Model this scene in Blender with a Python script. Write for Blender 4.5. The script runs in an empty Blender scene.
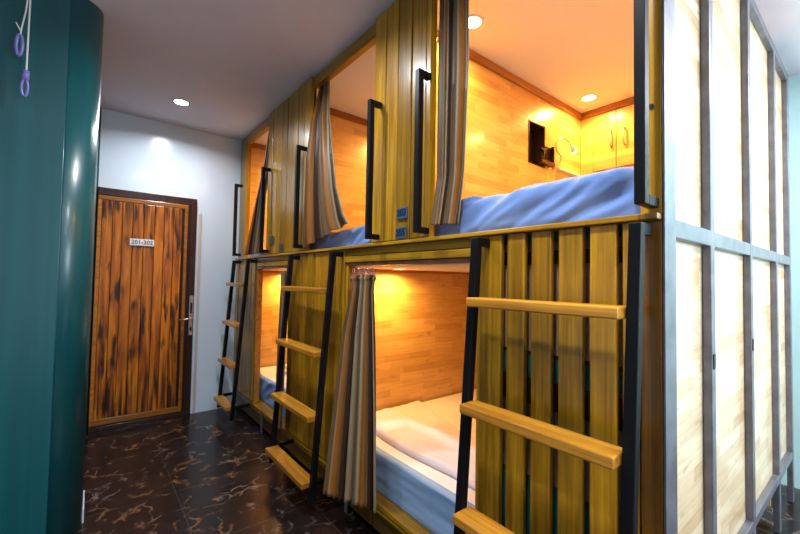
import bpy, bmesh, math, random
from mathutils import Vector, Matrix, noise

random.seed(7)
S = bpy.context.scene
COL = S.collection
PI = math.pi
sin, cos = math.sin, math.cos

# ------------------------------------------------------------------ materials
def nm(name):
    m = bpy.data.materials.new(name); m.use_nodes = True
    nt = m.node_tree; nt.nodes.clear()
    out = nt.nodes.new('ShaderNodeOutputMaterial')
    b = nt.nodes.new('ShaderNodeBsdfPrincipled')
    nt.links.new(b.outputs[0], out.inputs[0])
    return m, nt, b

def N(nt, t, **kw):
    n = nt.nodes.new(t)
    for k, v in kw.items(): setattr(n, k, v)
    return n

def mixc(nt, fac, a, b, mode='MIX'):
    n = N(nt, 'ShaderNodeMix', data_type='RGBA', blend_type=mode)
    if isinstance(fac, (int, float)): n.inputs[0].default_value = fac
    else: nt.links.new(fac, n.inputs[0])
    for i, v in ((6, a), (7, b)):
        if isinstance(v, tuple): n.inputs[i].default_value = (*v, 1) if len(v) == 3 else v
        else: nt.links.new(v, n.inputs[i])
    return n.outputs[2]

def ramp(nt, src, stops):
    r = N(nt, 'ShaderNodeValToRGB')
    el = r.color_ramp.elements
    el[0].position = stops[0][0]; el[0].color = (*stops[0][1], 1)
    el[1].position = stops[-1][0]; el[1].color = (*stops[-1][1], 1)
    for p, c in stops[1:-1]:
        e = el.new(p); e.color = (*c, 1)
    nt.links.new(src, r.inputs[0])
    return r.outputs[0]

def coords(nt, scale=(1, 1, 1), swap=None):
    tc = N(nt, 'ShaderNodeTexCoord'); src = tc.outputs['Object']
    if swap:
        sp = N(nt, 'ShaderNodeSeparateXYZ'); cb = N(nt, 'ShaderNodeCombineXYZ')
        nt.links.new(src, sp.inputs[0])
        for i, ax in enumerate(swap):
            if ax in 'XYZ': nt.links.new(sp.outputs[ax], cb.inputs[i])
        src = cb.outputs[0]
    mp = N(nt, 'ShaderNodeMapping'); mp.inputs['Scale'].default_value = scale
    nt.links.new(src, mp.inputs[0])
    return mp.outputs[0]

def plain(name, col, rough=.5, metal=0, coat=0, var=0.0, vscale=6, bump=0.0, bscale=80):
    m, nt, b = nm(name)
    b.inputs['Roughness'].default_value = rough
    b.inputs['Metallic'].default_value = metal
    b.inputs['Coat Weight'].default_value = coat
    b.inputs['Coat Roughness'].default_value = .12
    c = coords(nt)
    n = N(nt, 'ShaderNodeTexNoise'); n.inputs['Scale'].default_value = vscale; n.inputs['Detail'].default_value = 4
    nt.links.new(c, n.inputs['Vector'])
    dark = tuple(x * (1 - var) for x in col); lite = tuple(min(1, x * (1 + var)) for x in col)
    nt.links.new(ramp(nt, n.outputs['Fac'], [(.3, dark), (.7, lite)]), b.inputs['Base Color'])
    if bump:
        n2 = N(nt, 'ShaderNodeTexNoise'); n2.inputs['Scale'].default_value = bscale
        nt.links.new(c, n2.inputs['Vector'])
        bp = N(nt, 'ShaderNodeBump'); bp.inputs['Strength'].default_value = bump; bp.inputs['Distance'].default_value = .01
        nt.links.new(n2.outputs['Fac'], bp.inputs['Height']); nt.links.new(bp.outputs[0], b.inputs['Normal'])
    return m

def wood(name, c1, c2, dark, axis='Z', rough=.3, coat=.5, knots=True, tone=.35):
    """varnished solid wood, grain along `axis`; every board reads its own 'tone'"""
    m, nt, b = nm(name)
    sc = {'X': (1.2, 16, 16), 'Y': (16, 1.2, 16), 'Z': (16, 16, 1.2)}[axis]
    at = N(nt, 'ShaderNodeAttribute', attribute_name='tone')
    c = coords(nt, sc)
    add = N(nt, 'ShaderNodeVectorMath', operation='ADD')
    sc2 = N(nt, 'ShaderNodeVectorMath', operation='SCALE'); sc2.inputs['Scale'].default_value = 37.0
    cb = N(nt, 'ShaderNodeCombineXYZ')
    for i in range(3): nt.links.new(at.outputs['Fac'], cb.inputs[i])
    nt.links.new(cb.outputs[0], sc2.inputs[0]); nt.links.new(c, add.inputs[0]); nt.links.new(sc2.outputs[0], add.inputs[1])
    n = N(nt, 'ShaderNodeTexNoise'); n.inputs['Scale'].default_value = 1.6; n.inputs['Detail'].default_value = 6; n.inputs['Distortion'].default_value = .6
    nt.links.new(add.outputs[0], n.inputs['Vector'])
    col = ramp(nt, n.outputs['Fac'], [(.28, c1), (.5, tuple((p+q)/2 for p, q in zip(c1, c2))), (.72, c2)])
    fs_ = {'X': (2, 90, 90), 'Y': (90, 2, 90), 'Z': (90, 90, 2)}[axis]
    nf = N(nt, 'ShaderNodeTexNoise'); nf.inputs['Scale'].default_value = 1.2; nf.inputs['Detail'].default_value = 3; nf.inputs['Distortion'].default_value = .4
    nt.links.new(coords(nt, fs_), nf.inputs['Vector'])
    col = mixc(nt, 1.0, col, ramp(nt, nf.outputs['Fac'], [(.32, (.66, .60, .55)), (.6, (1, 1, 1))]), 'MULTIPLY')
    tn = N(nt, 'ShaderNodeMapRange'); tn.inputs['To Min'].default_value = 1 - tone; tn.inputs['To Max'].default_value = 1 + tone * .5
    nt.links.new(at.outputs['Fac'], tn.inputs['Value'])
    tcb = N(nt, 'ShaderNodeCombineColor')
    for i in range(3): nt.links.new(tn.outputs[0], tcb.inputs[i])
    col = mixc(nt, 1.0, col, tcb.outputs[0], 'MULTIPLY')
    if knots:
        ks = {'X': (2.2, 9, 9), 'Y': (9, 2.2, 9), 'Z': (9, 9, 2.2)}[axis]
        c3 = coords(nt, ks)
        a2 = N(nt, 'ShaderNodeVectorMath', operation='ADD'); nt.links.new(c3, a2.inputs[0]); nt.links.new(sc2.outputs[0], a2.inputs[1])
        n3 = N(nt, 'ShaderNodeTexNoise'); n3.inputs['Scale'].default_value = .8; n3.inputs['Detail'].default_value = 3
        nt.links.new(a2.outputs[0], n3.inputs['Vector'])
        k = ramp(nt, n3.outputs['Fac'], [(.62, (0, 0, 0)), (.76, (1, 1, 1))])
        col = mixc(nt, k, col, dark)
    nt.links.new(col, b.inputs['Base Color'])
    b.inputs['Roughness'].default_value = rough
    b.inputs['Coat Weight'].default_value = coat*.6; b.inputs['Coat Roughness'].default_value = .15
    b.inputs['Specular IOR Level'].default_value = .35
    bp = N(nt, 'ShaderNodeBump'); bp.inputs['Strength'].default_value = .15; bp.inputs['Distance'].default_value = .004
    nt.links.new(n.outputs['Fac'], bp.inputs['Height']); nt.links.new(bp.outputs[0], b.inputs['Normal'])
    return m

def laminated(name, swap, c1, c2, cd, rough=.32, coat=.3):
    """finger-jointed board: short staves in rows, swap = (along, across)"""
    m, nt, b = nm(name)
    c = coords(nt, (1, 1, 1), swap + '0')
    br = N(nt, 'ShaderNodeTexBrick')
    br.inputs['Scale'].default_value = 1; br.inputs['Brick Width'].default_value = .31; br.inputs['Row Height'].default_value = .048
    br.inputs['Mortar Size'].default_value = 0.0006; br.inputs['Mortar Smooth'].default_value = .5
    br.offset = .37; br.offset_frequency = 2; br.squash = .72; br.squash_frequency = 3
    br.inputs['Color1'].default_value = (0, 0, 0, 1); br.inputs['Color2'].default_value = (1, 1, 1, 1); br.inputs['Mortar'].default_value = (.3, .3, .3, 1)
    nt.links.new(c, br.inputs['Vector'])
    col = ramp(nt, br.outputs['Color'], [(0, cd), (.22, c1), (.8, c2), (1, tuple(min(1, x*1.04) for x in c2))])
    cg = coords(nt, (3, 38, 1), swap + '0')
    n = N(nt, 'ShaderNodeTexNoise'); n.inputs['Scale'].default_value = 2; n.inputs['Detail'].default_value = 4
    nt.links.new(cg, n.inputs['Vector'])
    g = ramp(nt, n.outputs['Fac'], [(.3, (.84, .82, .78)), (.65, (1, 1, 1))])
    col = mixc(nt, 1.0, col, g, 'MULTIPLY')
    cs = coords(nt, (5, 16, 1), swap + '0')
    n2 = N(nt, 'ShaderNodeTexNoise'); n2.inputs['Scale'].default_value = 1.3; n2.inputs['Detail'].default_value = 2
    nt.links.new(cs, n2.inputs['Vector'])
    k = ramp(nt, n2.outputs['Fac'], [(.64, (0, 0, 0)), (.74, (.55, .55, .55))])
    col = mixc(nt, k, col, tuple(x * .5 for x in cd))
    nt.links.new(col, b.inputs['Base Color'])
    b.inputs['Roughness'].default_value = rough; b.inputs['Coat Weight'].default_value = coat; b.inputs['Coat Roughness'].default_value = .12
    return m

def emit(name, col, strength):
    m = bpy.data.materials.new(name); m.use_nodes = True
    nt = m.node_tree; nt.nodes.clear()
    o = nt.nodes.new('ShaderNodeOutputMaterial'); e = nt.nodes.new('ShaderNodeEmission')
    e.inputs[0].default_value = (*col, 1); e.inputs[1].default_value = strength
    nt.links.new(e.outputs[0], o.inputs[0]); return m

M = {}
YW1, YW2, YWD = (.30, .140, .005), (.62, .330, .013), (.10, .035, .004)
M['wood_z'] = wood('varnished pine upright', YW1, YW2, YWD, 'Z')
M['wood_y'] = wood('varnished pine lengthwise', YW1, YW2, YWD, 'Y')
M['rung'] = wood('varnished pine step', (.40, .15, .010), (.68, .31, .030), (.28, .10, .015), 'Y', rough=.35)
M['shadow_wood'] = wood('shadow dark wood', (.085, .035, .014), (.17, .075, .028), (.03, .012, .006), 'Z')  # darkness is the shade below the deck, put into the colour
M['amber_wood'] = wood('amber wood trim', (.36, .12, .010), (.55, .21, .02), (.2, .06, .005), 'X')
M['amber_wood_y'] = wood('amber wood trim lengthwise', (.42, .16, .025), (.62, .27, .045), (.2, .06, .01), 'Y')
M['amber_post'] = wood('amber wood post', (.22, .09, .008), (.36, .16, .015), (.12, .04, .004), 'Z')
M['kick'] = wood('dark kick board', (.10, .05, .006), (.18, .10, .012), (.06, .02, .004), 'Y')
M['tan_board'] = wood('tan backing board', (.36, .22, .12), (.50, .33, .20), (.2, .1, .05), 'Z', coat=.1)
M['brown_board'] = wood('brown backing board', (.07, .035, .018), (.13, .06, .03), (.04, .02, .01), 'Z', coat=.1)
M['teal_board'] = plain('teal painted board', (.02, .13, .11), .4, coat=.2)
LA = ((.72, .40, .115), (.83, .51, .17), (.67, .36, .095))
M['lam_xz'] = laminated('laminated board across', 'XZ', *LA)
M['lam_yz'] = laminated('laminated board rear', 'YZ', *LA)
M['lam_end_lit'] = laminated('laminated board lit outer end', 'XZ', (.74, .54, .32), (.86, .70, .47), (.60, .39, .20), rough=.3, coat=.4)  # same board as in the bays, white light put in as paler colour
M['bay_ceiling'] = plain('cream bay ceiling', (.82, .76, .68), .6)
M['black_steel'] = plain('black painted steel', (.005, .005, .006), .42, var=.2)
for n_ in M['black_steel'].node_tree.nodes:
    if n_.type == 'BSDF_PRINCIPLED': n_.inputs['Specular IOR Level'].default_value = .13
M['grey_steel'] = plain('brushed steel tube', (.17, .165, .195), .36, metal=.5, var=.25, vscale=14)
M['bright_steel'] = plain('polished steel', (.7, .7, .72), .22, metal=1)
M['white_paint'] = plain('white gloss wall paint', (.68, .80, .92), .22, coat=.3, var=.015)
M['ceiling'] = plain('matt grey ceiling paint', (.72, .68, .76), .8, var=.02)
M['pale_teal'] = plain('pale aqua wall paint', (.55, .80, .80), .5, var=.02)
M['plate'] = plain('dark slate plate', (.035, .065, .12), .35, var=.2, vscale=50)
M['plate_text'] = plain('black engraved digits', (.006, .008, .014), .5)
M['plate_rim'] = plain('pale plate face', (.05, .11, .22), .35, var=.2, vscale=60)
M['door_plate'] = plain('white plastic plate', (.85, .86, .90), .35)
M['door_text'] = plain('dark printed digits', (.06, .06, .12), .5)
M['cord'] = plain('white cotton cord', (.75, .72, .66), .8)
M['toggle'] = plain('violet plastic cord end', (.16, .15, .45), .35, coat=.3)
M['lens'] = emit('warm lamp lens', (1, .86, .55), 14)
M['cool_lens'] = emit('cool lamp lens', (.93, .95, 1), 14)
M['panel_lens'] = emit('white panel lamp', (.92, .96, 1), 5)
M['lamp_metal'] = plain('satin nickel', (.62, .55, .45), .3, metal=.9)
M['white_plastic'] = plain('white plastic', (.85, .8, .72), .4)
M['niche_wood'] = wood('deep brown niche wood', (.030, .012, .005), (.055, .022, .009), (.012, .005, .002), 'Z', coat=.2)
M['frame_wood'] = wood('near black brown varnished wood', (.030, .010, .008), (.055, .018, .013), (.015, .005, .004), 'Z', rough=.3, coat=.5)
M['black_void'] = plain('black plastic', (.012, .010, .010), .4)

def teal_mat():
    m, nt, b = nm('teal gloss paint')
    c = coords(nt, (26, 26, .5))
    n = N(nt, 'ShaderNodeTexNoise'); n.inputs['Scale'].default_value = 1; n.inputs['Detail'].default_value = 5
    nt.links.new(c, n.inputs['Vector'])
    nt.links.new(ramp(nt, n.outputs['Fac'], [(.3, (.0015, .062, .072)), (.7, (.003, .088, .100))]), b.inputs['Base Color'])
    b.inputs['Roughness'].default_value = .34; b.inputs['Coat Weight'].default_value = .5; b.inputs['Coat Roughness'].default_value = .2
    b.inputs['Anisotropic'].default_value = .5
    bp = N(nt, 'ShaderNodeBump'); bp.inputs['Strength'].default_value = .12; bp.inputs['Distance'].default_value = .004
    nt.links.new(n.outputs['Fac'], bp.inputs['Height']); nt.links.new(bp.outputs[0], b.inputs['Normal'])
    return m
M['teal'] = teal_mat()

def marble():
    m, nt, b = nm('dark brown veined marble')
    c = coords(nt, (1, 1, 1))
    w = N(nt, 'ShaderNodeTexNoise'); w.inputs['Scale'].default_value = 5; w.inputs['Detail'].default_value = 6
    nt.links.new(c, w.inputs['Vector'])
    mx = N(nt, 'ShaderNodeMix', data_type='VECTOR'); mx.inputs[0].default_value = .26
    nt.links.new(c, mx.inputs[4]); nt.links.new(w.outputs['Color'], mx.inputs[5])
    v = N(nt, 'ShaderNodeTexVoronoi', feature='DISTANCE_TO_EDGE'); v.inputs['Scale'].default_value = 8
    nt.links.new(mx.outputs[1], v.inputs['Vector'])
    vein = ramp(nt, v.outputs['Distance'], [(0, (1, 1, 1)), (.02, (.5, .5, .5)), (.075, (0, 0, 0))])
    k = N(nt, 'ShaderNodeTexNoise'); k.inputs['Scale'].default_value = 7.5; k.inputs['Detail'].default_value = 4
    nt.links.new(c, k.inputs['Vector'])
    mask = ramp(nt, k.outputs['Fac'], [(.46, (.02, .02, .02)), (.66, (.8, .8, .8))])
    vm = mixc(nt, 1.0, vein, mask, 'MULTIPLY')
    bg = N(nt, 'ShaderNodeTexNoise'); bg.inputs['Scale'].default_value = 7; bg.inputs['Detail'].default_value = 8
    nt.links.new(c, bg.inputs['Vector'])
    base = ramp(nt, bg.outputs['Fac'], [(.3, (.006, .004, .004)), (.7, (.020, .012, .011))])
    hue = N(nt, 'ShaderNodeTexNoise'); hue.inputs['Scale'].default_value = 2.7
    nt.links.new(c, hue.inputs['Vector'])
    vc = ramp(nt, hue.outputs['Fac'], [(.42, (.36, .15, .04)), (.60, (.24, .20, .18))])
    col = mixc(nt, vm, base, vc)
    # tile joints
    c2 = coords(nt, (1, 1, 1))
    br = N(nt, 'ShaderNodeTexBrick'); br.offset = 0
    br.inputs['Scale'].default_value = 1; br.inputs['Brick Width'].default_value = .6; br.inputs['Row Height'].default_value = .6
    br.inputs['Mortar Size'].default_value = .0018; br.inputs['Mortar Smooth'].default_value = 0
    mp = N(nt, 'ShaderNodeMapping'); mp.inputs['Location'].default_value = (.16, .32, 0)
    nt.links.new(c2, mp.inputs[0]); nt.links.new(mp.outputs[0], br.inputs['Vector'])
    col = mixc(nt, br.outputs['Fac'], col, (.045, .04, .038))
    nt.links.new(col, b.inputs['Base Color'])
    b.inputs['Roughness'].default_value = .24; b.inputs['Specular IOR Level'].default_value = .32
    return m
M['marble'] = marble()

def scorched():
    """planked door leaf: orange pine with scorched joints and ends"""
    m, nt, b = nm('scorched pine planks')
    at = N(nt, 'ShaderNodeAttribute', attribute_name='tone')
    cb = N(nt, 'ShaderNodeCombineXYZ')
    for i in range(3): nt.links.new(at.outputs['Fac'], cb.inputs[i])
    s2 = N(nt, 'ShaderNodeVectorMath', operation='SCALE'); s2.inputs['Scale'].default_value = 31
    nt.links.new(cb.outputs[0], s2.inputs[0])
    def nz(scale, sc, det=5, dist=0.0):
        a = N(nt, 'ShaderNodeVectorMath', operation='ADD')
        nt.links.new(coords(nt, sc), a.inputs[0]); nt.links.new(s2.outputs[0], a.inputs[1])
        n = N(nt, 'ShaderNodeTexNoise'); n.inputs['Scale'].default_value = scale; n.inputs['Detail'].default_value = det; n.inputs['Distortion'].default_value = dist
        nt.links.new(a.outputs[0], n.inputs['Vector']); return n.outputs['Fac']
    col = ramp(nt, nz(1.5, (18, 18, 1.3), 5, .6), [(.28, (.16, .035, .003)), (.5, (.50, .14, .005)), (.72, (.76, .27, .010))])
    k = ramp(nt, nz(1.0, (20, 20, 3.2), 3), [(.54, (0, 0, 0)), (.66, (.95, .95, .95))])
    col = mixc(nt, k, col, (.022, .007, .003))
    # scorching gathers near both ends of every board
    tc = N(nt, 'ShaderNodeTexCoord'); sp = N(nt, 'ShaderNodeSeparateXYZ'); nt.links.new(tc.outputs['Object'], sp.inputs[0])
    e1 = ramp(nt, sp.outputs['Z'], [(.0, (1, 1, 1)), (.16, (.95, .95, .95)), (.5, (.6, .6, .6)), (1.0, (.1, .1, .1))])
    ee = N(nt, 'ShaderNodeMath', operation='SUBTRACT'); ee.inputs[1].default_value = 1.0
    nt.links.new(sp.outputs['Z'], ee.inputs[0])
    e2 = ramp(nt, ee.outputs[0], [(.66, (0, 0, 0)), (.90, (.85, .85, .85))])
    es = mixc(nt, 1.0, e1, e2, 'ADD')
    st = ramp(nt, nz(1.2, (34, 34, 1.6), 4), [(.46, (0, 0, 0)), (.62, (1, 1, 1))])
    col = mixc(nt, mixc(nt, 1.0, es, st, 'MULTIPLY'), col, (.028, .009, .004))
    nt.links.new(col, b.inputs['Base Color'])
    b.inputs['Roughness'].default_value = .4; b.inputs['Coat Weight'].default_value = .15; b.inputs['Coat Roughness'].default_value = .15; b.inputs['Specular IOR Level'].default_value = .3
    return m
M['scorched'] = scorched()

def curtain_mat(name, stops, trans=.06):
    m, nt, b = nm(name)
    uv = N(nt, 'ShaderNodeUVMap', uv_map='UVMap')
    sp = N(nt, 'ShaderNodeSeparateXYZ'); nt.links.new(uv.outputs[0], sp.inputs[0])
    mul = N(nt, 'ShaderNodeMath', operation='MULTIPLY'); mul.inputs[1].default_value = 1.9
    nt.links.new(sp.outputs['X'], mul.inputs[0])
    fr = N(nt, 'ShaderNodeMath', operation='FRACT'); nt.links.new(mul.outputs[0], fr.inputs[0])
    col = ramp(nt, fr.outputs[0], stops)
    n = N(nt, 'ShaderNodeTexNoise'); n.inputs['Scale'].default_value = 160
    nt.links.new(coords(nt, (1, 1, .2)), n.inputs['Vector'])
    g = ramp(nt, n.outputs['Fac'], [(.3, (.86, .86, .86)), (.7, (1, 1, 1))])
    nt.links.new(mixc(nt, 1.0, col, g, 'MULTIPLY'), b.inputs['Base Color'])
    b.inputs['Roughness'].default_value = .42
    b.inputs['Specular IOR Level'].default_value = .3
    b.inputs['Subsurface Weight'].default_value = 0
    # thin cloth lets some lamp light through
    out = [x for x in nt.nodes if x.type == 'OUTPUT_MATERIAL'][0]
    tr = N(nt, 'ShaderNodeBsdfTranslucent'); nt.links.new(col, tr.inputs[0])
    mx = N(nt, 'ShaderNodeMixShader'); mx.inputs[0].default_value = trans
    nt.links.new(b.outputs[0], mx.inputs[1]); nt.links.new(tr.outputs[0], mx.inputs[2]); nt.links.new(mx.outputs[0], out.inputs[0])
    return m
CREAM, BRN, TAN, ORG, GRY = (.36, .28, .16), (.040, .016, .006), (.15, .080, .028), (.32, .11, .012), (.085, .075, .06)
M['curtain'] = curtain_mat('striped satin curtain', [(0, CREAM), (.06, GRY), (.12, BRN), (.30, BRN), (.36, CREAM), (.40, TAN), (.52, ORG), (.66, ORG), (.72, CREAM), (.76, GRY), (.84, TAN), (.93, TAN), (1, CREAM)])

def cloth(name, c1, c2, rough=.7):
    m, nt, b = nm(name)
    n = N(nt, 'ShaderNodeTexNoise'); n.inputs['Scale'].default_value = 3.5; n.inputs['Detail'].default_value = 5
    nt.links.new(coords(nt), n.inputs['Vector'])
    nt.links.new(ramp(nt, n.outputs['Fac'], [(.35, c1), (.65, c2)]), b.inputs['Base Color'])
    b.inputs['Roughness'].default_value = rough; b.inputs['Sheen Weight'].default_value = .05
    n2 = N(nt, 'ShaderNodeTexNoise'); n2.inputs['Scale'].default_value = 500
    nt.links.new(coords(nt), n2.inputs['Vector'])
    bp = N(nt, 'ShaderNodeBump'); bp.inputs['Strength'].default_value = .1; bp.inputs['Distance'].default_value = .002
    nt.links.new(n2.outputs['Fac'], bp.inputs['Height']); nt.links.new(bp.outputs[0], b.inputs['Normal'])
    return m
M['blue'] = cloth('blue bed sheet', (.13, .245, .56), (.19, .32, .68))
M['blue_side'] = cloth('faded blue mattress cover', (.20, .33, .52), (.27, .41, .60))
M['sheet'] = cloth('white bed sheet', (.78, .70, .68), (.84, .77, .75))
M['blanket'] = cloth('pale lilac folded quilt', (.66, .60, .64), (.74, .68, .72))

# ------------------------------------------------------------------ mesh helpers
class MB:
    def __init__(s): s.v = []; s.f = []; s.t = []; s.mi = []
    def add(s, vs, fs, tone=None, mi=0):
        o = len(s.v); tone = random.random() if tone is None else tone
        s.v += [Vector(v) for v in vs]; s.f += [tuple(i + o for i in f) for f in fs]
        s.t += [tone] * len(vs); s.mi += [mi] * len(fs); return s
    def box(s, x0, x1, y0, y1, z0, z1, tone=None, mi=0):
        return s.add([(x0, y0, z0), (x1, y0, z0), (x1, y1, z0), (x0, y1, z0), (x0, y0, z1), (x1, y0, z1), (x1, y1, z1), (x0, y1, z1)],
                     [(0, 3, 2, 1), (4, 5, 6, 7), (0, 1, 5, 4), (1, 2, 6, 5), (2, 3, 7, 6), (3, 0, 4, 7)], tone, mi)
    def prism(s, ax, pts, a, b, tone=None):
        """closed outline extruded along axis ax from a to b"""
        def P(p, t):
            return {'X': (t, p[0], p[1]), 'Y': (p[0], t, p[1]), 'Z': (p[0], p[1], t)}[ax]
        n = len(pts)
        vs = [P(p, a) for p in pts] + [P(p, b) for p in pts]
        fs = [tuple(range(n))[::-1], tuple(range(n, 2*n))] + [(i, (i+1) % n, n + (i+1) % n, n + i) for i in range(n)]
        return s.add(vs, fs, tone)
    def tube(s, pts, r, seg=10, cap=True, rs=None):
        pts = [Vector(p) for p in pts]; o = []; up = Vector((.123, .456, .88)).normalized()
        vs = []; fs = []
        for i, p in enumerate(pts):
            d = (pts[min(i+1, len(pts)-1)] - pts[max(i-1, 0)]).normalized()
            a = d.cross(up)
            if a.length < .05: a = d.cross(Vector((1, 0, 0)))
            a.normalize(); b = d.cross(a); rr = rs[i] if rs else r
            for k in range(seg):
                t = 2*PI*k/seg; vs.append(p + a*cos(t)*rr + b*sin(t)*rr)
        for i in range(len(pts)-1):
            for k in range(seg):
                fs.append((i*seg+k, i*seg+(k+1) % seg, (i+1)*seg+(k+1) % seg, (i+1)*seg+k))
        if cap: fs.append(tuple(range(seg))[::-1]); fs.append(tuple((len(pts)-1)*seg+k for k in range(seg)))
        return s.add(vs, fs)
    def torus(s, c, R, r, axis='X', sx=1, sz=1, seg=28):
        pts = []
        for i in range(seg+1):
            t = 2*PI*i/seg
            pts.append((c[0], c[1]+R*sx*cos(t), c[2]+R*sz*sin(t)) if axis == 'X' else (c[0]+R*sx*cos(t), c[1], c[2]+R*sz*sin(t)) if axis == 'Y' else (c[0]+R*cos(t), c[1]+R*sin(t), c[2]))
        return s.tube(pts, r, 8, False)
    def disc(s, c, r, h, seg=28):
        """upright round slab"""
        pts = [(c[0]+r*cos(2*PI*k/seg), c[1]+r*sin(2*PI*k/seg)) for k in range(seg)]
        return s.prism('Z', pts, c[2], c[2]+h)
    def build(s, name, mat, parent=None, bevel=0, smooth=False, origin=None):
        me = bpy.data.meshes.new(name)
        org = origin
        if parent is not None: org = Vector(parent['_o'])
        elif org is None:
            xs = [v.x for v in s.v]; ys = [v.y for v in s.v]; zs = [v.z for v in s.v]
            org = Vector(((min(xs)+max(xs))/2, (min(ys)+max(ys))/2, min(zs)))
        org = Vector(org)
        me.from_pydata([tuple(v - org) for v in s.v], [], s.f)
        a = me.attributes.new('tone', 'FLOAT', 'POINT'); a.data.foreach_set('value', s.t)
        mats = mat if isinstance(mat, list) else [mat]
        for m in mats: me.materials.append(m)
        for p, i in zip(me.polygons, s.mi): p.material_index = i
        bm = bmesh.new(); bm.from_mesh(me); bmesh.ops.recalc_face_normals(bm, faces=bm.faces); bm.to_mesh(me); bm.free()
        if smooth:
            for p in me.polygons: p.use_smooth = True
        me.update()
        o = bpy.data.objects.new(name, me); COL.objects.link(o)
        if parent is not None: o.parent = parent
        else: o.location = org
        o['_o'] = list(org)
        if bevel:
            b = o.modifiers.new('bevel', 'BEVEL'); b.width = bevel; b.segments = 2; b.limit_method = 'ANGLE'; b.angle_limit = .7
        return o

def thing(name, label, cat, loc, group=None, kind=None):
    o = bpy.data.objects.new(name, None); COL.objects.link(o); o.location = loc; o.empty_display_size = .1
    o['_o'] = list(loc)
    if kind: o['kind'] = kind
    if label: o['label'] = label
    if cat: o['category'] = cat
    if group: o['group'] = group
    return o
def tag(o, label, cat, group=None):
    o['label'] = label; o['category'] = cat
    if group: o['group'] = group
    return o
def struct(o): o['kind'] = 'structure'; return o
def copy_tree(o, parent=None):
    c = o.copy(); COL.objects.link(c)
    if parent: c.parent = parent
    for ch in list(o.children): copy_tree(ch, c)
    return c
def lettering(text, size, mat, parent, mw, depth=.0012):
    """text mesh in the XY plane placed with the world matrix mw"""
    cu = bpy.data.curves.new('t', 'FONT'); cu.body = text; cu.size = size; cu.extrude = depth; cu.align_x = 'CENTER'; cu.align_y = 'CENTER'
    cu.resolution_u = 3; cu.offset = size*.018
    t = bpy.data.objects.new('t', cu); COL.objects.link(t)
    me = bpy.data.meshes.new_from_object(t)
    bpy.data.objects.remove(t); bpy.data.curves.remove(cu)
    me.transform(Matrix.Translation(-Vector(parent['_o'])) @ mw)
    me.materials.clear(); me.materials.append(mat)
    o = bpy.data.objects.new('digits', me); COL.objects.link(o); o.parent = parent
    return o

H = 2.70
# ------------------------------------------------------------------ the setting
struct(MB().box(-2.0, 3.7, -2.6, 4.25, -.1, 0).build('floor', M['marble'], origin=(0, 0, 0)))
struct(MB().box(-2.0, 3.7, -2.6, 4.25, H, H+.1).build('ceiling', M['ceiling']))
struct(MB().box(0.02, 3.7, 4.1, 4.25, 0, H).build('wall_far', M['white_paint']))
struct(MB().box(3.6, 3.7, -2.6, 4.1, 0, H).build('wall_right', M['pale_teal']))
WX0, WX1, WZ0, WZ1 = 1.5, 3.4, 1.15, 2.45
struct(MB().box(-2.0, WX0, -2.6, -2.5, 0, H).box(WX1, 3.6, -2.6, -2.5, 0, H).box(WX0, WX1, -2.6, -2.5, 0, WZ0).box(WX0, WX1, -2.6, -2.5, WZ1, H).build('wall_back', M['white_paint']))
W_ = thing('window_1', None, None, ((WX0+WX1)/2, -2.55, WZ0), kind='structure')
m = MB()
for a in (0, 1, 2, 3): xx = WX0 + .025 + (WX1-WX0-.05)*a/3; m.box(xx-.025, xx+.025, -2.57, -2.52, WZ0, WZ1)
m.box(WX0, WX1, -2.57, -2.52, WZ0, WZ0+.05).box(WX0, WX1, -2.57, -2.52, WZ1-.05, WZ1)
m.build('window_frame', M['white_plastic'], W_)

struct(MB().box(-2.0, -1.9, -2.5, 2.5, 0, H).build('wall_left', M['white_paint']))
pl = [(-2.0, 2.5), (-.128, 2.5), (-.126, 2.503), (-.124, 2.5)]
R = .125
for i in range(15):
    t = -PI/2 + PI/2*i/14
    pl.append((-.120 + R*cos(t), 2.5 + R + R*sin(t)))
pl += [(.005, 4.1), (.02, 4.1), (.02, 4.25), (-2.0, 4.25)]
struct(MB().prism('Z', pl, 0, H).build('wall_near_left', M['teal'], smooth=False))
wl = bpy.data.objects['wall_near_left']
for p in wl.data.polygons:
    if abs(p.normal.z) < .5 and len(p.vertices) == 4 and p.area < .05*H: p.use_smooth = True
struct(MB().box(.006, .012, 2.63, 2.86, 0, .07).build('baseboard_left', M['white_paint']))

# door
D = thing('door_1', None, None, (.383, 4.09, 0), kind='structure')
f = MB()
f.box(.02, .075, 4.075, 4.1, 0.0, 1.965); f.box(.02, .767, 4.075, 4.1, 1.966, 2.03); f.box(.715, .767, 4.075, 4.1, 0, 1.965); f.box(.0755, .7145, 4.078, 4.1, 0, .034)
f.build('door_frame', M['frame_wood'], D, bevel=.003)
lf = MB(); lf.box(.075, .715, 4.085, 4.1, .035, 1.965); lf.build('door_leaf', M['frame_wood'], D)
a = MB()
a.box(.022, .050, 4.062, 4.074, .1005, 1.9245); a.box(.022, .69, 4.062, 4.074, 1.925, 1.962); a.box(.662, .690, 4.062, 4.074, .1005, 1.9245); a.box(.022, .69, 4.062, 4.074, .05, .10)
a.build('door_moulding', M['amber_wood'], D, bevel=.004)
pk = MB(); x = .052
while x < .655:
    w = random.choice((.068, .074, .08)); w = min(w, .661 - x)
    if w > .02: pk.box(x, x + w - .003, 4.066 - random.random()*.003, 4.084, .10, 1.924)
    x += w
pk.build('door_planks', M['scorched'], D, bevel=.004)
hd = MB()
pts = []
for i in range(25):
    t = 2*PI*i/24; pts.append((.742 + .018*cos(t), .93 + (.17 if sin(t) > 0 else -.17) + .018*sin(t)))
hd.prism('Y', pts[:-1], 4.062, 4.075)
hp = hd.build('door_handle', M['bright_steel'], D, bevel=.002, smooth=False)
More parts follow.
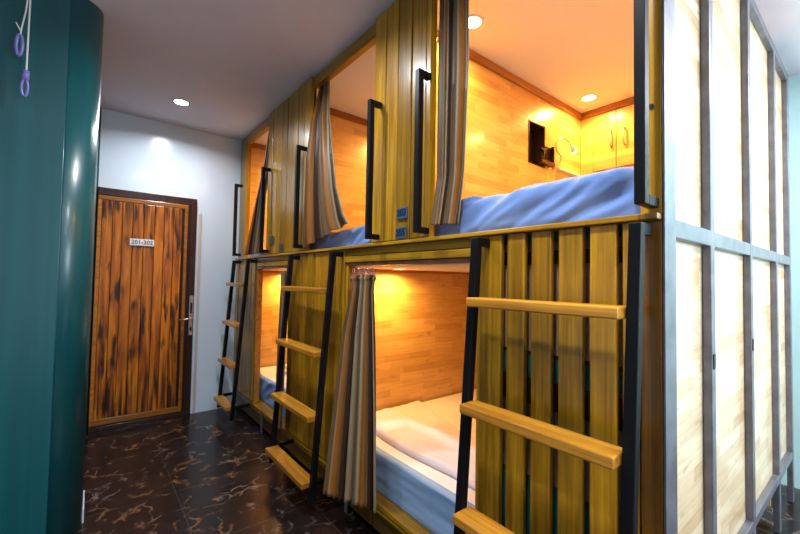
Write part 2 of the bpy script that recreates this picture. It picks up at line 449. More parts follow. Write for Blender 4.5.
MB().tube([(.742, 4.066, .90), (.742, 4.025, .90), (.735, 4.018, .90), (.63, 4.018, .893)], .0085, 12).build('lever', M['bright_steel'], hp, smooth=True)
MB().box(.734, .750, 4.058, 4.063, .78, .82).box(.734, .75, 4.058, 4.063, .95, 1.05).build('keyhole', M['black_void'], hp)
struct(MB().box(.79, .812, 4.088, 4.1, 0, 1.90).build('trim_1', plain('beige strip', (.55, .48, .42), .5), bevel=.002))
pl_ = thing('number_plate', 'white plate with dark digits on the planked wooden door', 'sign', (.339, 4.060, 1.556))
MB().box(.250, .428, 4.055, 4.0625, 1.556, 1.614).build('plate', M['door_plate'], pl_, bevel=.001)
lettering('201-202', .048, M['door_text'], pl_, Matrix.Translation((.339, 4.054, 1.585)) @ Matrix.Rotation(PI/2, 4, 'X'))

# ------------------------------------------------------------------ bunk block
X0 = 1.16
B = thing('bunk_block', 'long two-storey varnished wooden sleeping pod block with slatted panels facing the corridor', 'bunk bed', (1.16, .40, 0))
GAP = .004
def planks(y0, y1, z0, z1, n, x0=1.14, x1=1.162, gap=.006, name='slat_panel', mat='wood_z'):
    m = MB(); w = (y1-y0)/n
    for i in range(n):
        dx = random.uniform(-.003, .003)
        m.box(x0+dx, x1, y0+i*w+gap/2, y0+(i+1)*w-gap/2, z0, z1)
    return m.build(name, M[mat], B, bevel=.004)
# upper cladding (full height of the upper tier)
planks(1.265, 1.675, 1.49, 2.69, 4)
planks(2.44, 3.245, 1.49, 2.69, 8)
# backing behind upper cladding
MB().box(1.163, 1.178, 1.265, 1.676, 1.49, 2.69).build('backing_board', M['brown_board'], B)
MB().box(1.163, 1.178, 2.44, 3.245, 1.49, 2.69).build('backing_board', M['brown_board'], B)
# posts
for y0, y1, x0 in ((.359, .41, 1.158), (1.236, 1.264, 1.140), (3.90, 4.09, 1.158)):
    MB().box(x0, 1.178 if y0 == 1.236 else 1.20, y0, y1, 1.485, 2.69).build('post', M['wood_z'], B, bevel=.003)
MB().box(1.158, 1.20, .359, .41, .0, 1.467).build('post', M['amber_post'], B, bevel=.003)
MB().box(1.164, 1.21, 1.676, 1.70, 1.49, 2.60).build('post', M['wood_z'], B, bevel=.002)
# top beam over the openings
for y0, y1 in ((.41, 1.235), (1.676, 2.438), (3.246, 3.90)):
    MB().box(1.158, 1.20, y0, y1, 2.615, 2.69).build('top_beam', M['wood_y'], B, bevel=.003)
# deck: cap ledge, two fascia boards
MB().box(1.125, 1.235, .402, 4.09, 1.468, 1.4845).build('deck_cap', M['wood_y'], B, bevel=.003)
MB().box(1.125, 1.157, .359, .402, 1.468, 1.4845).build('deck_cap', M['wood_y'], B, bevel=.003)
for y0, y1 in ((.99, 1.98), (2.76, 3.47)):
    m = MB(); m.box(1.150, 1.20, y0, y1, 1.430, 1.467); m.box(1.146, 1.20, y0, y1, 1.392, 1.426)
    m.build('deck_fascia', M['wood_y'], B, bevel=.002)
for y0, y1 in ((.952, .99), (1.98, 2.735), (3.50, 4.09)): MB().box(1.165, 1.20, y0, y1, 1.392, 1.467).build('deck_fascia', M['wood_y'], B)
MB().box(1.150, 1.20, .952, 4.09, 1.372, 1.390).build('lintel_shadow', M['shadow_wood'], B)  # dark strip painting the shadow under the deck fascia
# cladding behind-board strip crossing the upper slats' feet
# lower slat panel with open gaps (nearest)
m = MB()
for y0, y1 in ((.412, .448), (.463, .537), (.558, .634), (.659, .729), (.755, .825), (.850, .945)):
    m.box(1.138, 1.16, y0, y1, .16, 1.466)
m.build('slat_panel', M['wood_z'], B, bevel=.004)
for n_, mt, x_, bands in (('teal_strip', 'teal_board', 1.19, ((1.434, 1.466), (.972, 1.045), (.19, .637))),
                          ('tan_strip', 'tan_board', 1.188, ((1.407, 1.432), (1.062, 1.36), (.642, .88))),
                          ('brown_strip', 'brown_board', 1.192, ((1.36, 1.406), (1.046, 1.061), (.881, .971)))):
    for z0, z1 in bands: MB().box(x_, 1.20, .412, .951, z0, z1).build(n_, M[mt], B)
# closed lower slat panels
planks(1.945, 2.735, .20, 1.39 + .076, 8, gap=.008)
planks(3.50, 4.08, .20, 1.466, 6, gap=.008)
MB().box(1.163, 1.178, 1.945, 2.735, .20, 1.37).build('backing_board', M['brown_board'], B)
MB().box(1.163, 1.178, 3.50, 4.085, .20, 1.37).build('backing_board', M['brown_board'], B)
for y in (.953, 1.915, 2.737, 3.47):
    MB().box(1.150 if y > 1.5 else 1.164, 1.20, y, y+.026, .19, 1.371).build('jamb', M['amber_wood_y'] if y == 3.47 else M['wood_z'], B, bevel=.002)  # far jamb gets its lit orange look from its colour
# sill, kick boards and their steel feet
MB().box(1.144, 1.20, .412, 4.085, .166, .188).build('sill', M['wood_y'], B, bevel=.003)
m = MB(); y = .42
while y < 4.05:
    y2 = min(y + .62, 4.08); m.box(1.166, 1.18, y, y2-.012, .035, .160); y = y2
m.build('kick_board', M['kick'], B, bevel=.003)
MB().box(1.154, 1.165, .412, 4.085, .136, .150).build('kick_moulding', M['wood_y'], B, bevel=.002)
for y in (.60, 1.87, 3.24):
    MB().box(1.146, 1.1535, y, y+.03, .0, .165).build('foot', M['grey_steel'], B, bevel=.002)
# interior of the bays
XR = 3.05
def partition(y0, y1, z0, z1, hole=None):
    m = MB()
    if hole:
        hx0, hx1, hz0, hz1 = hole
        m.box(1.201, hx0, y0, y1, z0, z1); m.box(hx1, XR, y0, y1, z0, z1)
        m.box(hx0, hx1, y0, y1, z0, hz0); m.box(hx0, hx1, y0, y1, hz1, z1)
    else: m.box(1.201, XR, y0, y1, z0, z1)
    return m.build('partition', M['lam_xz'], B)
partition(1.50, 1.60, 1.47, 2.648, (2.295, 2.503, 2.112, 2.412))
partition(2.73, 2.78, 1.47, 2.648)
partition(3.95, 4.00, 1.47, 2.648)
partition(.952, .970, .10, 1.368)
partition(2.17, 2.20, .10, 1.368)
partition(2.70, 2.73, .10, 1.368)
partition(3.93, 3.96, .10, 1.368)
MB().box(XR, XR+.02, .42, 4.08, .05, 2.648).build('rear_panel', M['lam_yz'], B)
m = MB()
for y0, y1 in ((.42, 1.499), (1.601, 2.729), (2.781, 3.949)): m.box(1.201, XR, y0, y1, 2.65, 2.668)
m.build('bay_ceiling', M['bay_ceiling'], B)
m = MB()
for y0, y1 in ((.971, 2.169), (2.731, 3.929)): m.box(1.201, XR, y0, y1, 1.369, 1.385)
m.build('bay_ceiling', M['bay_ceiling'], B)
MB().box(1.236, XR, .42, 1.499, 1.43, 1.469).box(1.236, XR, 1.601, 2.729, 1.43, 1.469).box(1.236, XR, 2.781, 3.949, 1.43, 1.469).build('bay_floor', M['wood_y'], B)
MB().box(1.201, XR, .971, 2.169, .15, .188).box(1.201, XR, 2.731, 3.929, .15, .188).build('bay_floor', M['wood_y'], B)
# crown strip along the top of the bay walls
for y0, y1, x1 in ((.43, 1.50, 3.02), (1.66, 2.73, 3.04), (2.85, 3.95, 3.04)):
    MB().box(1.21, XR, y1-.018, y1-.001, 2.600, 2.649).build('crown_strip', M['amber_wood'], B, bevel=.003)
    MB().box(x1-.012, x1+.005, y0+.01, y1-.02, 2.600, 2.649).build('crown_strip', M['amber_wood_y'], B, bevel=.003)
for y1 in (2.17, 3.93):
    MB().box(1.21, XR, y1-.012, y1-.001, 1.350, 1.368).build('crown_strip', M['amber_wood'], B)
# a screw head in the near post
MB().disc((0, 0, 0), .006, .003, 12)
m = MB(); m.prism('X', [(.382+.006*cos(i*PI/6), 1.776+.006*sin(i*PI/6)) for i in range(12)], 1.153, 1.159); m.build('screw_head', M['black_void'], B)

# ------------------------------------------------------------------ steel framed end panel
E_ = thing('end_panel', 'steel framed end wall of the pod block with laminated wood infill coloured pale for the white light', 'panel', (2.25, .375, 0))
YT0, YT1 = .358, .384     # tube depth
def vt(x, z0=0, z1=2.63, w=.046):
    MB().box(x, x+w, YT0, YT1, z0, z1).build('upright', M['grey_steel'], E_, bevel=.003)
vt(1.2005, 0, 2.63, .042)
MB().box(1.158, 1.2425, .352, .3575, 0, 2.63).build('corner_plate', M['grey_steel'], E_, bevel=.001)
XV = [1.612, 2.225, 2.870, 3.34]
for x in XV: vt(x)
def rail(z0, z1):
    m = MB(); xs = [1.2005] + XV
    for a, b in zip(xs[:-1], xs[1:]): m.box(a + (.042 if a < 1.3 else .046), b, YT0, YT1, z0, z1)
    m.build('rail', M['grey_steel'], E_, bevel=.003)
rail(1.430, 1.482); rail(2.585, 2.63); rail(.262, .302)
xs = [1.2005] + XV
for a, b in zip(xs[:-1], xs[1:]):
    for z0, z1 in ((.283, 1.455), (1.457, 2.607)):
        MB().box(1.2025 if a < 1.3 else a+.021, b+.020, YT1+.0005, YT1+.016, z0, z1).build('infill_board', M['lam_end_lit'], E_)
# small rivets/hinge plates on the uprights
for x in XV[:2]:
    MB().box(x+.012, x+.034, YT0-.003, YT0, 1.02, 1.07).build('lock_plate', M['black_void'], E_)
# closing board above the end panel up to ceiling
# ------------------------------------------------------------------ cupboard in the near upper bay
CU = thing('wall_cupboard', 'flush pale wooden cupboard with two handled doors on rear wall of near upper bay', 'cupboard', (3.03, .96, 2.14))
MB().box(3.022, 3.049, .43, .52, 2.14, 2.648).box(3.022, 3.049, 1.40, 1.498, 2.14, 2.648).box(3.022, 3.049, .52, 1.40, 2.60, 2.648).box(3.03, 3.049, .52, 1.40, 2.14, 2.16).build('face_frame', M['lam_yz'], CU)
for y0, y1, hy in ((1.232, 1.398, 1.262), (.90, 1.228, 1.170), (.522, .896, .86)):
    d = MB().box(3.018, 3.046, y0, y1, 2.162, 2.598).build('cupboard_door', M['lam_yz'], CU, bevel=.003)
    c = .0
    MB().tube([(3.018, hy, 2.44), (2.998, hy, 2.435), (2.992, hy, 2.41), (2.992, hy, 2.35), (2.998, hy, 2.325), (3.018, hy, 2.32)], .0055, 10).build('handle', M['lamp_metal'], d, smooth=True)

# niche box in the partition
NB = thing('wall_niche', 'dark brown recessed wall niche with a lower box in the near upper bay', 'shelf', (2.42, 1.50, 2.11))
m = MB()
m.box(2.296, 2.502, 1.585, 1.598, 2.113, 2.411); m.box(2.296, 2.304, 1.497, 1.585, 2.113, 2.411); m.box(2.494, 2.502, 1.497, 1.585, 2.113, 2.411)
m.box(2.304, 2.494, 1.497, 1.585, 2.403, 2.411); m.box(2.304, 2.494, 1.497, 1.585, 2.113, 2.121)
m.build('lining', M['niche_wood'], NB)
m = MB()
m.box(2.40, 2.565, 1.455, 1.461, 2.128, 2.150); m.box(2.40, 2.406, 1.461, 1.498, 2.128, 2.20); m.box(2.559, 2.565, 1.461, 1.498, 2.128, 2.272)
m.box(2.406, 2.559, 1.461, 1.498, 2.128, 2.134); m.box(2.504, 2.559, 1.490, 1.498, 2.134, 2.268)
m.prism('X', [(1.455, 2.15), (1.461, 2.15), (1.461, 2.151)], 2.40, 2.56)
m.build('lower_box', M['niche_wood'], NB)
gg = MB(); gg.prism('Y', [(2.40, 2.232), (2.50, 2.245), (2.54, 2.262), (2.47, 2.225), (2.445, 2.165), (2.43, 2.165), (2.45, 2.215)], 1.470, 1.488)
gg.build('clip', M['black_void'], NB)

# reading lamp
L = thing('reading_lamp', 'small gooseneck reading lamp on the partition of the near upper bay', 'lamp', (2.62, 1.499, 2.16))
m = MB(); m.prism('Y', [(2.615+.024*cos(i*PI/8), 2.150+.024*sin(i*PI/8)) for i in range(16)], 1.475, 1.499)
m.build('wall_mount', M['lamp_metal'], L, bevel=.003)
cps = [Vector(p) for p in ((2.615, 1.478, 2.150), (2.64, 1.46, 2.175), (2.63, 1.45, 2.215), (2.575, 1.45, 2.245), (2.572, 1.45, 2.30), (2.63, 1.44, 2.345), (2.70, 1.43, 2.335), (2.735, 1.42, 2.30))]
def smooth_curve(ps, n=7):
    out = []
    for i in range(len(ps)-1):
        p0, p1, p2, p3 = ps[max(i-1, 0)], ps[i], ps[i+1], ps[min(i+2, len(ps)-1)]
        for k in range(n):
            t = k/n
            out.append(.5*((2*p1)+(-p0+p2)*t+(2*p0-5*p1+4*p2-p3)*t*t+(-p0+3*p1-3*p2+p3)*t**3))
    out.append(ps[-1]); return out
MB().tube(smooth_curve(cps), .0055, 10).build('gooseneck', M['lamp_metal'], L, smooth=True)
MB().tube([(2.725, 1.422, 2.312), (2.735, 1.42, 2.30), (2.755, 1.415, 2.275), (2.76, 1.414, 2.268)], .01, 14, rs=[.008, .014, .021, .022]).build('lamp_head', M['white_plastic'], L, smooth=True)
MB().tube([(2.760, 1.414, 2.268), (2.764, 1.413, 2.263)], .018, 14).build('bulb', M['lens'], L)
o = MB().box(2.655, 3.01, 1.470, 1.499, 2.128, 2.146).build('wall_ledge', M['white_plastic'], bevel=.002)
tag(o, 'narrow pale ledge on the wood wall beside the reading lamp', 'ledge')

# ------------------------------------------------------------------ ladders
def sx(z): return 1.062 - .072*(1.45 - z)     # front of a stringer at height z
def ladder(y0, y1, label):
    t = thing('bunk_ladder', label, 'ladder', (1.0, (y0+y1)/2, .05), 'ladders up to the upper bunks')
    for y in (y0, y1-.03):
        m = MB()
        m.prism('Y', [(sx(.07), .07), (sx(.07)+.030, .07), (sx(1.455)+.030, 1.455), (sx(1.455), 1.455)], y, y+.03)
        m.build('stringer', M['black_steel'], t, bevel=.003)
        MB().box(sx(1.44)+.034, 1.137, y+.002, y+.028, 1.425, 1.455).build('bracket', M['black_steel'], t, bevel=.002)
        MB().box(sx(.16)+.030, 1.128, y+.002, y+.028, .165, .187).build('bracket', M['black_steel'], t, bevel=.002)
    for z in (1.243, .888, .535, .183):
        x = sx(z)
        MB().box(x-.045, x+.040, y0+.031, y1-.031, z-.032, z).build('rung', M['rung'], t, bevel=.005)
    return t
ladder(.374, .925, 'wooden-rung black steel ladder against the nearest lower slat panel')
ladder(1.95, 2.575, 'middle black steel ladder with wooden rungs, left of the hanging lower curtain')
ladder(3.48, 3.94, 'farthest black steel ladder with wooden rungs, beside the white far wall')

# grab rails
def grab(y, label, z0=1.50, z1=2.205, inward=1):
    m = MB(); w = .026
    xa, xb = 1.062, 1.090
    m.box(xa, xb, y-w/2, y+w/2, z0, z1)
    m.box(xb, 1.1355 if y > .5 else 1.157, y-w/2, y+w/2, z1-.026, z1); m.box(xb, 1.1355 if y > .5 else 1.157, y-w/2, y+w/2, z0, z0+.026)
    o = m.build('grab_rail', M['black_steel'], bevel=.002)
    tag(o, label, 'grab rail', 'grab rails beside the upper openings'); return o
grab(.378, 'black steel grab rail on the near corner post')
grab(1.236, 'black steel grab rail on upper slats, beside the two blue number plates')
grab(1.606, 'black steel grab rail on the right edge of the middle upper opening')
grab(2.488, 'black steel grab rail on the left side of the middle upper opening')
grab(3.175, 'black steel grab rail right of the far upper opening, over a draped curtain')
grab(3.935, 'black steel grab rail next to the far white wall')

# number plates
def plate(y, z, text, label):
    t = thing('number_plate', label, 'sign', (1.135, y, z-.026), 'number plates on the upper slats')
    MB().box(1.130, 1.136, y-.037, y+.037, z-.027, z+.027).build('plate', M['plate_rim'], t, bevel=.002)
    if text:
        lettering(text, .046, M['plate_text'], t, Matrix.Translation((1.1295, y, z)) @ Matrix.Rotation(-PI/2, 4, 'Z') @ Matrix.Rotation(PI/2, 4, 'X'))
    return t
plate(1.412, 1.613, '203', 'small blue number plate reading 203 on the upper slats')
plate(1.418, 1.520, '205', 'small blue number plate reading 205 just above the deck ledge')
def tiny(y, z, label):
    o = MB().box(1.128, 1.135, y-.032, y+.032, z-.03, z+.03).build('number_plate', M['plate'], bevel=.002)
    tag(o, label, 'sign', 'number plates on the upper slats')
tiny(3.10, 1.605, 'tiny dark plate on the far upper slats, the higher of two')
tiny(2.90, 1.525, 'tiny dark plate low on the far upper slats, just above the ledge')

# ------------------------------------------------------------------ bedding
def fbm(v, o=3):
    s = 0; a = 1
    for i in range(o): s += a*noise.noise(v); v = v*2.03; a *= .5
    return s
def mattress(name, x0, x1, y0, y1, z0, z1, wr, mats, label, group, r=.03, seed=0, diag=True, tri=False):
    """rounded slab with a wrinkled cloth surface; front (towards the corridor) finely divided"""
    ny = int((y1-y0)/.012); prof = []
    # profile in (x,z) running from bottom front up over the top to the rear
    nz = 16
    for i in range(nz+1): prof.append((x0, z0 + (z1-r-z0)*i/nz, 'f'))
    for i in range(1, 7):
        t = PI/2*i/6; prof.append((x0 + r - r*cos(t), z1 - r + r*sin(t), 'c'))
    for i in range(1, 31): prof.append((x0 + r + (x1-x0-r)*(i/30)**1.3, z1, 't'))
    prof.append((x1, z0, 'b'))
    vs = []; fs = []; mi = []
    for j in range(ny+1):
        y = y0 + (y1-y0)*j/ny
        edge = min(1, (y-y0)/.05, (y1-y)/.05)
        for (x, z, k) in prof:
            dx = dz = 0
            if wr and k != 'b':
                u = y*1.0; q = (z-z0)+(x-x0)
                # long diagonal creases
                p = (u*.9 + q*1.7) if diag else q*3
                w1 = fbm(Vector((p*8+seed, (u-q)*1.6, seed*.7)), 3)
                w2 = abs(noise.noise(Vector((p*5.5-seed, (u-q*.4)*1.1, 3.3))))
                d = wr*(w1*.8 + (1-w2*3)*.55)
                fall = min(1, max(0, (z-z0)/.03))
                if k in 'fc': dx = -d*edge*fall*.9
                if k in 'ct': dz = d*edge*.35
            vs.append((x+dx, y, z+dz))
    n = len(prof)
    for j in range(ny):
        for i in range(n-1):
            fs.append((j*n+i, (j+1)*n+i, (j+1)*n+i+1, j*n+i+1)); mi.append(1 if (tri and prof[i][2] == 't') else 0)
    fs.append(tuple(range(n))[::-1]); mi.append(0)
    fs.append(tuple(ny*n+i for i in range(n))); mi.append(0)
    for j in range(ny): fs.append((j*n, j*n+n-1, (j+1)*n+n-1, (j+1)*n)); mi.append(0)
    m = MB(); m.add(vs, fs, .5); m.mi = mi
    o = m.build(name, mats, smooth=True)
    tag(o, label, 'mattress', group); return o
G1 = 'mattresses in the bunk bays'
mattress('mattress', 1.222, 3.0, .44, 1.485, 1.485, 1.645, .034, [M['blue']], 'mattress under a creased blue sheet in the near upper bay', G1, seed=3.1)
mattress('mattress', 1.222, 3.0, 1.64, 2.70, 1.485, 1.605, .028, [M['blue']], 'mattress under a blue sheet in the middle upper bay, under a draped curtain', G1, seed=8.4)
mattress('mattress', 1.222, 3.0, 2.82, 3.92, 1.485, 1.545, .010, [M['blue']], 'blue mattress in the far upper bay, mostly hidden by a curtain', G1, seed=5)
mattress('mattress', 1.206, 3.0, .985, 2.155, .19, .392, .006, [M['blue_side'], M['sheet']], 'near lower mattress, white sheet on top and faded blue sides', G1, seed=2, r=.015, diag=False, tri=True)
mattress('mattress', 1.238, 3.0, 2.765, 3.915, .19, .392, .016, [M['blue'], M['sheet']], 'far lower mattress with white top and crumpled blue side', G1, seed=6, r=.015, tri=True)

# folded quilt on the lower mattress
def quilt():
    nx, ny = 60, 120; vs = []; fs = []
    def P(u, v, top):
        y = 1.0 + 1.15*v
        x = 1.315 + .012*sin(v*9) + (.41 + .17*v**2 + .012*sin(v*8))*u
        z = .3925 + .004
        if top:
            e = min(1, u/.04, (1-u)/.04, v/.03, (1-v)/.03); e = max(0, e)**.5
            h = .026 + .010*fbm(Vector((x*7+y*2, y*4, 2.2)), 4) + .012*max(0, noise.noise(Vector((x*9-y*6, x*3+y*2.5, 9))))
            z += e*max(.012, h)
        return (x, y, z)
    for top in (0, 1):
        for j in range(ny+1):
            for i in range(nx+1): vs.append(P(i/nx, j/ny, top))
    o = (nx+1)*(ny+1)
    for j in range(ny):
        for i in range(nx):
            a = j*(nx+1)+i; q = (a, a+1, a+nx+2, a+nx+1)
            fs.append(tuple(k+o for k in q)); fs.append(q[::-1])
    rim = [i for i in range(nx+1)] + [j*(nx+1)+nx for j in range(1, ny+1)] + [ny*(nx+1)+i for i in range(nx-1, -1, -1)] + [j*(nx+1) for j in range(ny-1, 0, -1)]
    for a, b in zip(rim, rim[1:]+rim[:1]): fs.append((a, b, b+o, a+o))
    ob = MB().add(vs, fs, .5).build('folded_quilt', M['blanket'], smooth=True)
    tag(ob, 'thin pale folded quilt lying along the near lower mattress', 'quilt')
quilt()
def pillow(c, a, b, h, name, label, mat):
    vs = []; fs = []; nu, nv = 28, 14
    for j in range(nv+1):
        ph = -PI/2 + PI*j/nv
        for i in range(nu):
            th = 2*PI*i/nu
            cx = abs(cos(th))**.55*math.copysign(1, cos(th)); cy = abs(sin(th))**.55*math.copysign(1, sin(th))
            k = abs(cos(ph))**.6
            vs.append((c[0]+a*cx*k, c[1]+b*cy*k, c[2]+h*(1+sin(ph))/2*1.0))
    for j in range(nv):
        for i in range(nu): fs.append((j*nu+i, j*nu+(i+1) % nu, (j+1)*nu+(i+1) % nu, (j+1)*nu+i))
    o = MB().add(vs, fs, .5).build(name, mat, smooth=True); tag(o, label, 'pillow')
pillow((1.62, 3.42, .402), .17, .22, .10, 'pillow', 'pale pillow on the far lower mattress, edge showing past the middle ladder', M['sheet'])

# ------------------------------------------------------------------ curtains
def lerp(a, b, t): return a + (b-a)*t
def curtain(rows, folds, depth, label, hooks=None, seed=0, header=False, group='striped curtains of the bays', nz=90):
    """rows: (z_right, y_right, x_right, z_left, y_left, x_left, depth factor), top to bottom"""
    ns = folds*14; vs = []; fs = []; uvs = []
    K = len(rows)-1
    for j in range(nz+1):
        t = j/nz*K; i = min(int(t), K-1); f = t-i
        p0, p1, p2, p3 = rows[max(i-1, 0)], rows[i], rows[i+1], rows[min(i+2, K)]
        r = [lerp(a, b, f) + .125*0 for a, b in zip(p1, p2)]
        zr, yr, xr, zl, yl, xl, df = r
        for k in range(ns+1):
            s = k/ns
            y = lerp(yr, yl, s); x = lerp(xr, xl, s); z = lerp(zr, zl, s)
            w = 2*PI*folds*s + .9*sin(s*7+seed) + .35*sin(j/nz*3+seed)
            amp = depth*df*(.75+.35*sin(s*11+seed*2))
            off = amp*sin(w); side = amp*.35*cos(w*.5+seed)*min(1, s*6, (1-s)*6)
            d = Vector((xl-xr, yl-yr, 0)).normalized(); nrm = Vector((-d.y, d.x, 0))
            if nrm.x > 0: nrm = -nrm
            if header and z > zr-.001: pass
            p = Vector((x, y, z)) + nrm*off + d*side
            if header:
                hz = max(0, 1 - abs((j/nz)-.06)/.05)
                p += nrm*.010*hz*sin(w*3)
            vs.append(p); uvs.append((s, 1-j/nz))
    for j in range(nz):
        for k in range(ns):
            a = j*(ns+1)+k; fs.append((a, a+1, a+ns+2, a+ns+1))
    lo = rows[-1]
    org = Vector(((lo[2]+lo[5])/2, (lo[1]+lo[4])/2, min(lo[0], lo[3])))
    t = thing('curtain', label, 'curtain', org, group)
    me = bpy.data.meshes.new('cloth'); me.from_pydata([tuple(Vector(v)-org) for v in vs], [], fs)
    uvl = me.uv_layers.new(name='UVMap')
    for lp in me.loops: uvl.data[lp.index].uv = uvs[lp.vertex_index]
    for p in me.polygons: p.use_smooth = True
    me.materials.append(M['curtain'])
    o = bpy.data.objects.new('cloth', me); COL.objects.link(o); o.parent = t
    so = o.modifiers.new('thick', 'SOLIDIFY'); so.thickness = .0016
    top = rows[0]
    if hooks:
        y0, y1, x, z = hooks
        for i in range(5):
            yy = lerp(y0, y1, i/4)
            MB().torus((x, yy, z+.012), .012, .0016, 'X', 1, 1.3, 20).build('hook', M['bright_steel'], t, smooth=True)
    return t
#        zR    yR    xR     zL    yL    xL   depth
curtain([(2.61, 1.060, 1.196, 2.61, 1.232, 1.196, .8), (2.2, 1.050, 1.196, 2.2, 1.234, 1.196, 1), (1.75, 1.065, 1.190, 1.75, 1.232, 1.194, .9), (1.535, 1.095, 1.184, 1.54, 1.225, 1.150, .7)],
        3, .016, 'striped brown and cream curtain at left of the near upper opening', seed=1)
curtain([(2.61, 2.27, 1.187, 2.61, 2.41, 1.187, .7), (2.35, 2.22, 1.172, 2.35, 2.425, 1.136, .8), (2.1, 2.13, 1.150, 2.1, 2.44, 1.112, .7), (1.85, 2.06, 1.145, 1.85, 2.455, 1.114, .7),
         (1.68, 1.99, 1.155, 1.60, 2.46, 1.110, .7), (1.625, 1.95, 1.165, 1.50, 2.46, 1.112, .6)],
        5, .023, 'striped curtain draped onto the blue sheet in the middle upper opening', seed=2.3)
curtain([(2.61, 3.252, 1.187, 2.61, 3.38, 1.187, .8), (2.3, 3.252, 1.165, 2.3, 3.38, 1.150, 1), (2.0, 3.252, 1.118, 2.0, 3.44, 1.113, 1), (1.7, 3.252, 1.112, 1.7, 3.61, 1.103, 1), (1.50, 3.252, 1.110, 1.50, 3.75, 1.105, 1)],
        5, .016, 'striped curtain sweeping sideways across the far upper opening', seed=4)
curtain([(1.322, 1.60, 1.120, 1.322, 1.84, 1.120, .6), (1.24, 1.61, 1.116, 1.24, 1.82, 1.116, .7), (1.0, 1.575, 1.108, 1.0, 1.86, 1.092, .9), (.6, 1.53, 1.095, .6, 1.86, 1.045, 1), (.205, 1.50, 1.085, .172, 1.84, .985, 1)],
        8, .0145, 'long striped curtain hanging from hooks at left of the near lower opening', hooks=(1.63, 1.81, 1.120, 1.33), seed=.6, header=True)
curtain([(1.35, 2.715, 1.112, 1.35, 2.83, 1.118, .7), (.8, 2.70, 1.110, .8, 2.85, 1.112, 1), (.2, 2.69, 1.100, .2, 2.86, 1.105, 1)],
        4, .012, 'striped curtain in the far lower opening, behind the middle ladder', seed=3)

# ------------------------------------------------------------------ pull cord
C_ = thing('pull_cord', 'white hanging cord with two violet plastic loops against the teal wall', 'cord', (-.262, 2.44, 2.02), None)
MB().tube([(-.262, 2.44, 2.699), (-.264, 2.44, 2.45), (-.265, 2.44, 2.22)], .0035, 8).build('cord', M['cord'], C_)
MB().tube([(-.262, 2.44, 2.699), (-.276, 2.44, 2.50), (-.288, 2.44, 2.41), (-.290, 2.438, 2.375)], .003, 8).tube([(-.289, 2.439, 2.40), (-.306, 2.439, 2.435)], .0025, 8).build('cord', M['cord'], C_)
MB().torus((-.292, 2.437, 2.335), .013, .007, 'Y', .8, 3.6).build('toggle', M['toggle'], C_, smooth=True)
MB().torus((-.268, 2.437, 2.145), .012, .006, 'Y', .9, 3.2).tube([(-.266, 2.437, 2.18), (-.265, 2.437, 2.225)], .013, 12).build('toggle', M['toggle'], C_, smooth=True)
bpy.data.objects['pull_cord'].location.z = 2.02

# ------------------------------------------------------------------ lamps
def area(loc, size, power, col, rot=(0, 0, 0), shape='DISK', sy=None, spread=PI, name='light'):
    l = bpy.data.lights.new(name, 'AREA'); l.shape = shape; l.size = size; l.energy = power; l.color = col; l.spread = spread
    if sy: l.size_y = sy
    o = bpy.data.objects.new(name, l); COL.objects.link(o); o.location = loc; o.rotation_euler = rot; return o
def downlight(x, y, z, r, lens, label, group, power, col, spread=PI*.9):
    t = thing('downlight', label, 'ceiling light', (x, y, z-.006), group)
    m = MB(); n = 28; vs = []; fs = []
    for rr, zz in ((r*1.0, z-.004), (r*1.22, z-.006), (r*1.32, z-.001), (r*1.0, z-.001)):
        for k in range(n): vs.append((x+rr*cos(2*PI*k/n), y+rr*sin(2*PI*k/n), zz))
    for a in range(4):
        b = (a+1) % 4
        for k in range(n): fs.append((a*n+k, a*n+(k+1) % n, b*n+(k+1) % n, b*n+k))
    m.add(vs, fs, .5); m.build('trim_ring', M['white_plastic'], t, smooth=True)
    MB().disc((x, y, z-.004), r*.98, .002).build('lens', lens, t)
    lo = area((x, y, z-.012), r*2, power, col, spread=spread, name='downlight_beam')
    return t
WARM = (1, .53, .135)
COOL = (.94, .96, 1.0)
GU, GC = 'warm downlights in the upper bays', 'cool downlights in the corridor ceiling'
PU = 20
downlight(1.509, 1.321, 2.65, .045, M['lens'], 'warm round downlight near the front of the near upper bay', GU, PU*.55, WARM)
downlight(2.789, 1.322, 2.65, .045, M['lens'], 'warm round downlight at the rear of the near upper bay, by the cupboard', GU, PU*.55, WARM)
downlight(2.78, .62, 2.65, .045, M['lens'], 'warm round downlight in the rear corner of the near upper bay', GU, PU*.55, WARM)
downlight(1.51, .62, 2.65, .045, M['lens'], 'warm round downlight at the near front corner of the near upper bay', GU, PU*.55, WARM)
downlight(2.2, 2.2, 2.65, .045, M['lens'], 'warm round downlight in the middle upper bay', GU, PU*1.35, WARM)
downlight(1.9, 3.4, 2.65, .045, M['lens'], 'warm round downlight in the far upper bay', GU, PU*1.4, WARM)
GL = 'warm downlights in the lower bays'
downlight(1.62, 2.03, 1.369, .04, M['lens'], 'warm downlight under the deck of the near lower bay', GL, 10.5, WARM)
downlight(1.62, 3.78, 1.369, .04, M['lens'], 'warm downlight under the deck of the far lower bay', GL, 10, WARM)
for y, lab in ((3.518, 'cool round downlight in the corridor ceiling nearest the door'), (1.90, 'cool round downlight in the corridor ceiling beside the middle ladder'),
               (.50, 'cool round downlight in the corridor ceiling over the nearest ladder'), (-1.0, 'cool round downlight in the corridor ceiling behind the viewpoint')):
    downlight(.52, y, H, .05, M['cool_lens'], lab, GC, (14 if y > 3 else 18 if y > 1 else 21), COOL, spread=2.75)
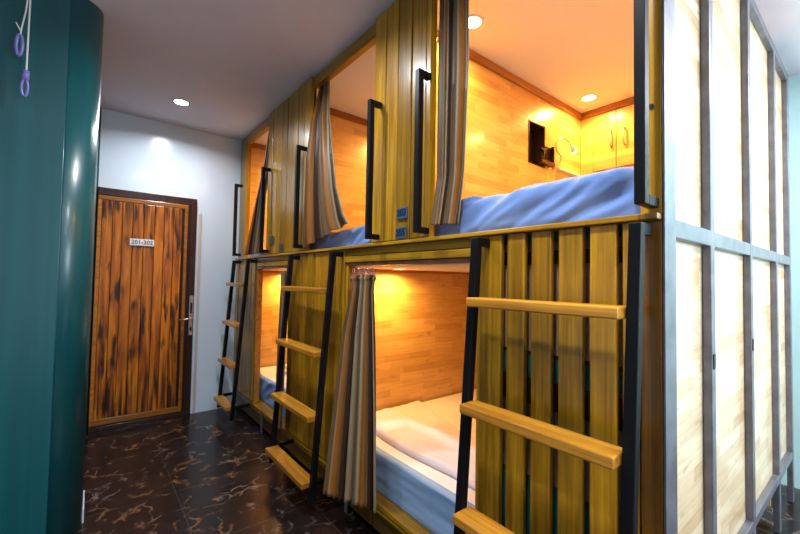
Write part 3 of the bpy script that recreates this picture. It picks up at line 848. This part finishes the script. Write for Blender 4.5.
downlight(-.5, .7, H, .05, M['cool_lens'], 'cool round downlight in the ceiling left of the corridor, before the teal wall', GC, 10, COOL, spread=2.3)
# bright panel lamps over the side room
for x, lab in ((2.35, 'square white ceiling panel lamp in side room, nearer the pods corner'), (3.1, 'square white ceiling panel lamp in side room, nearer the aqua wall')):
    t = thing('panel_lamp', lab, 'ceiling light', (x, -.75, H-.03), 'panel lamps of the side room')
    MB().box(x-.3, x+.3, -1.05, -.45, H-.028, H-.001).build('housing', M['white_plastic'], t)
    MB().box(x-.28, x+.28, -1.03, -.47, H-.032, H-.029).build('diffuser', M['panel_lens'], t)
    area((x, -.75, H-.04), .55, 45, (.86, .94, 1), shape='SQUARE', name='panel_beam')

# daylight entering by the window of the back wall
area((2.45, -2.75, 1.8), 1.85, 125, (.80, .90, 1), rot=(PI/2, 0, 0), shape='RECTANGLE', sy=1.25, name='daylight')
# ------------------------------------------------------------------ world, camera
w = bpy.data.worlds.new('world'); S.world = w; w.use_nodes = True
w.node_tree.nodes['Background'].inputs[0].default_value = (.5, .6, .75, 1); w.node_tree.nodes['Background'].inputs[1].default_value = 1.0

yaw, pitch, roll = (math.radians(a) for a in (38.587, 1.857, 1.014))
fw = Vector((sin(yaw)*cos(pitch), cos(yaw)*cos(pitch), sin(pitch)))
r0 = Vector((cos(yaw), -sin(yaw), 0)); u0 = r0.cross(fw)
r1 = cos(roll)*r0 + sin(roll)*u0; u1 = -sin(roll)*r0 + cos(roll)*u0
mw = Matrix((r1, u1, -fw)).transposed().to_4x4(); mw.translation = Vector((0, 0, 1.3))
cam = bpy.data.cameras.new('camera'); co = bpy.data.objects.new('camera', cam); COL.objects.link(co)
co.matrix_world = mw; cam.sensor_width = 36; cam.lens = 386.3/800*36; cam.clip_start = .05
S.camera = co
for o in COL.objects:
    if '_o' in o: del o['_o']
vs_ = S.view_settings
vs_.view_transform = 'Standard'; vs_.look = 'None'; vs_.exposure = 0.0; vs_.gamma = 1; vs_.use_curve_mapping = False
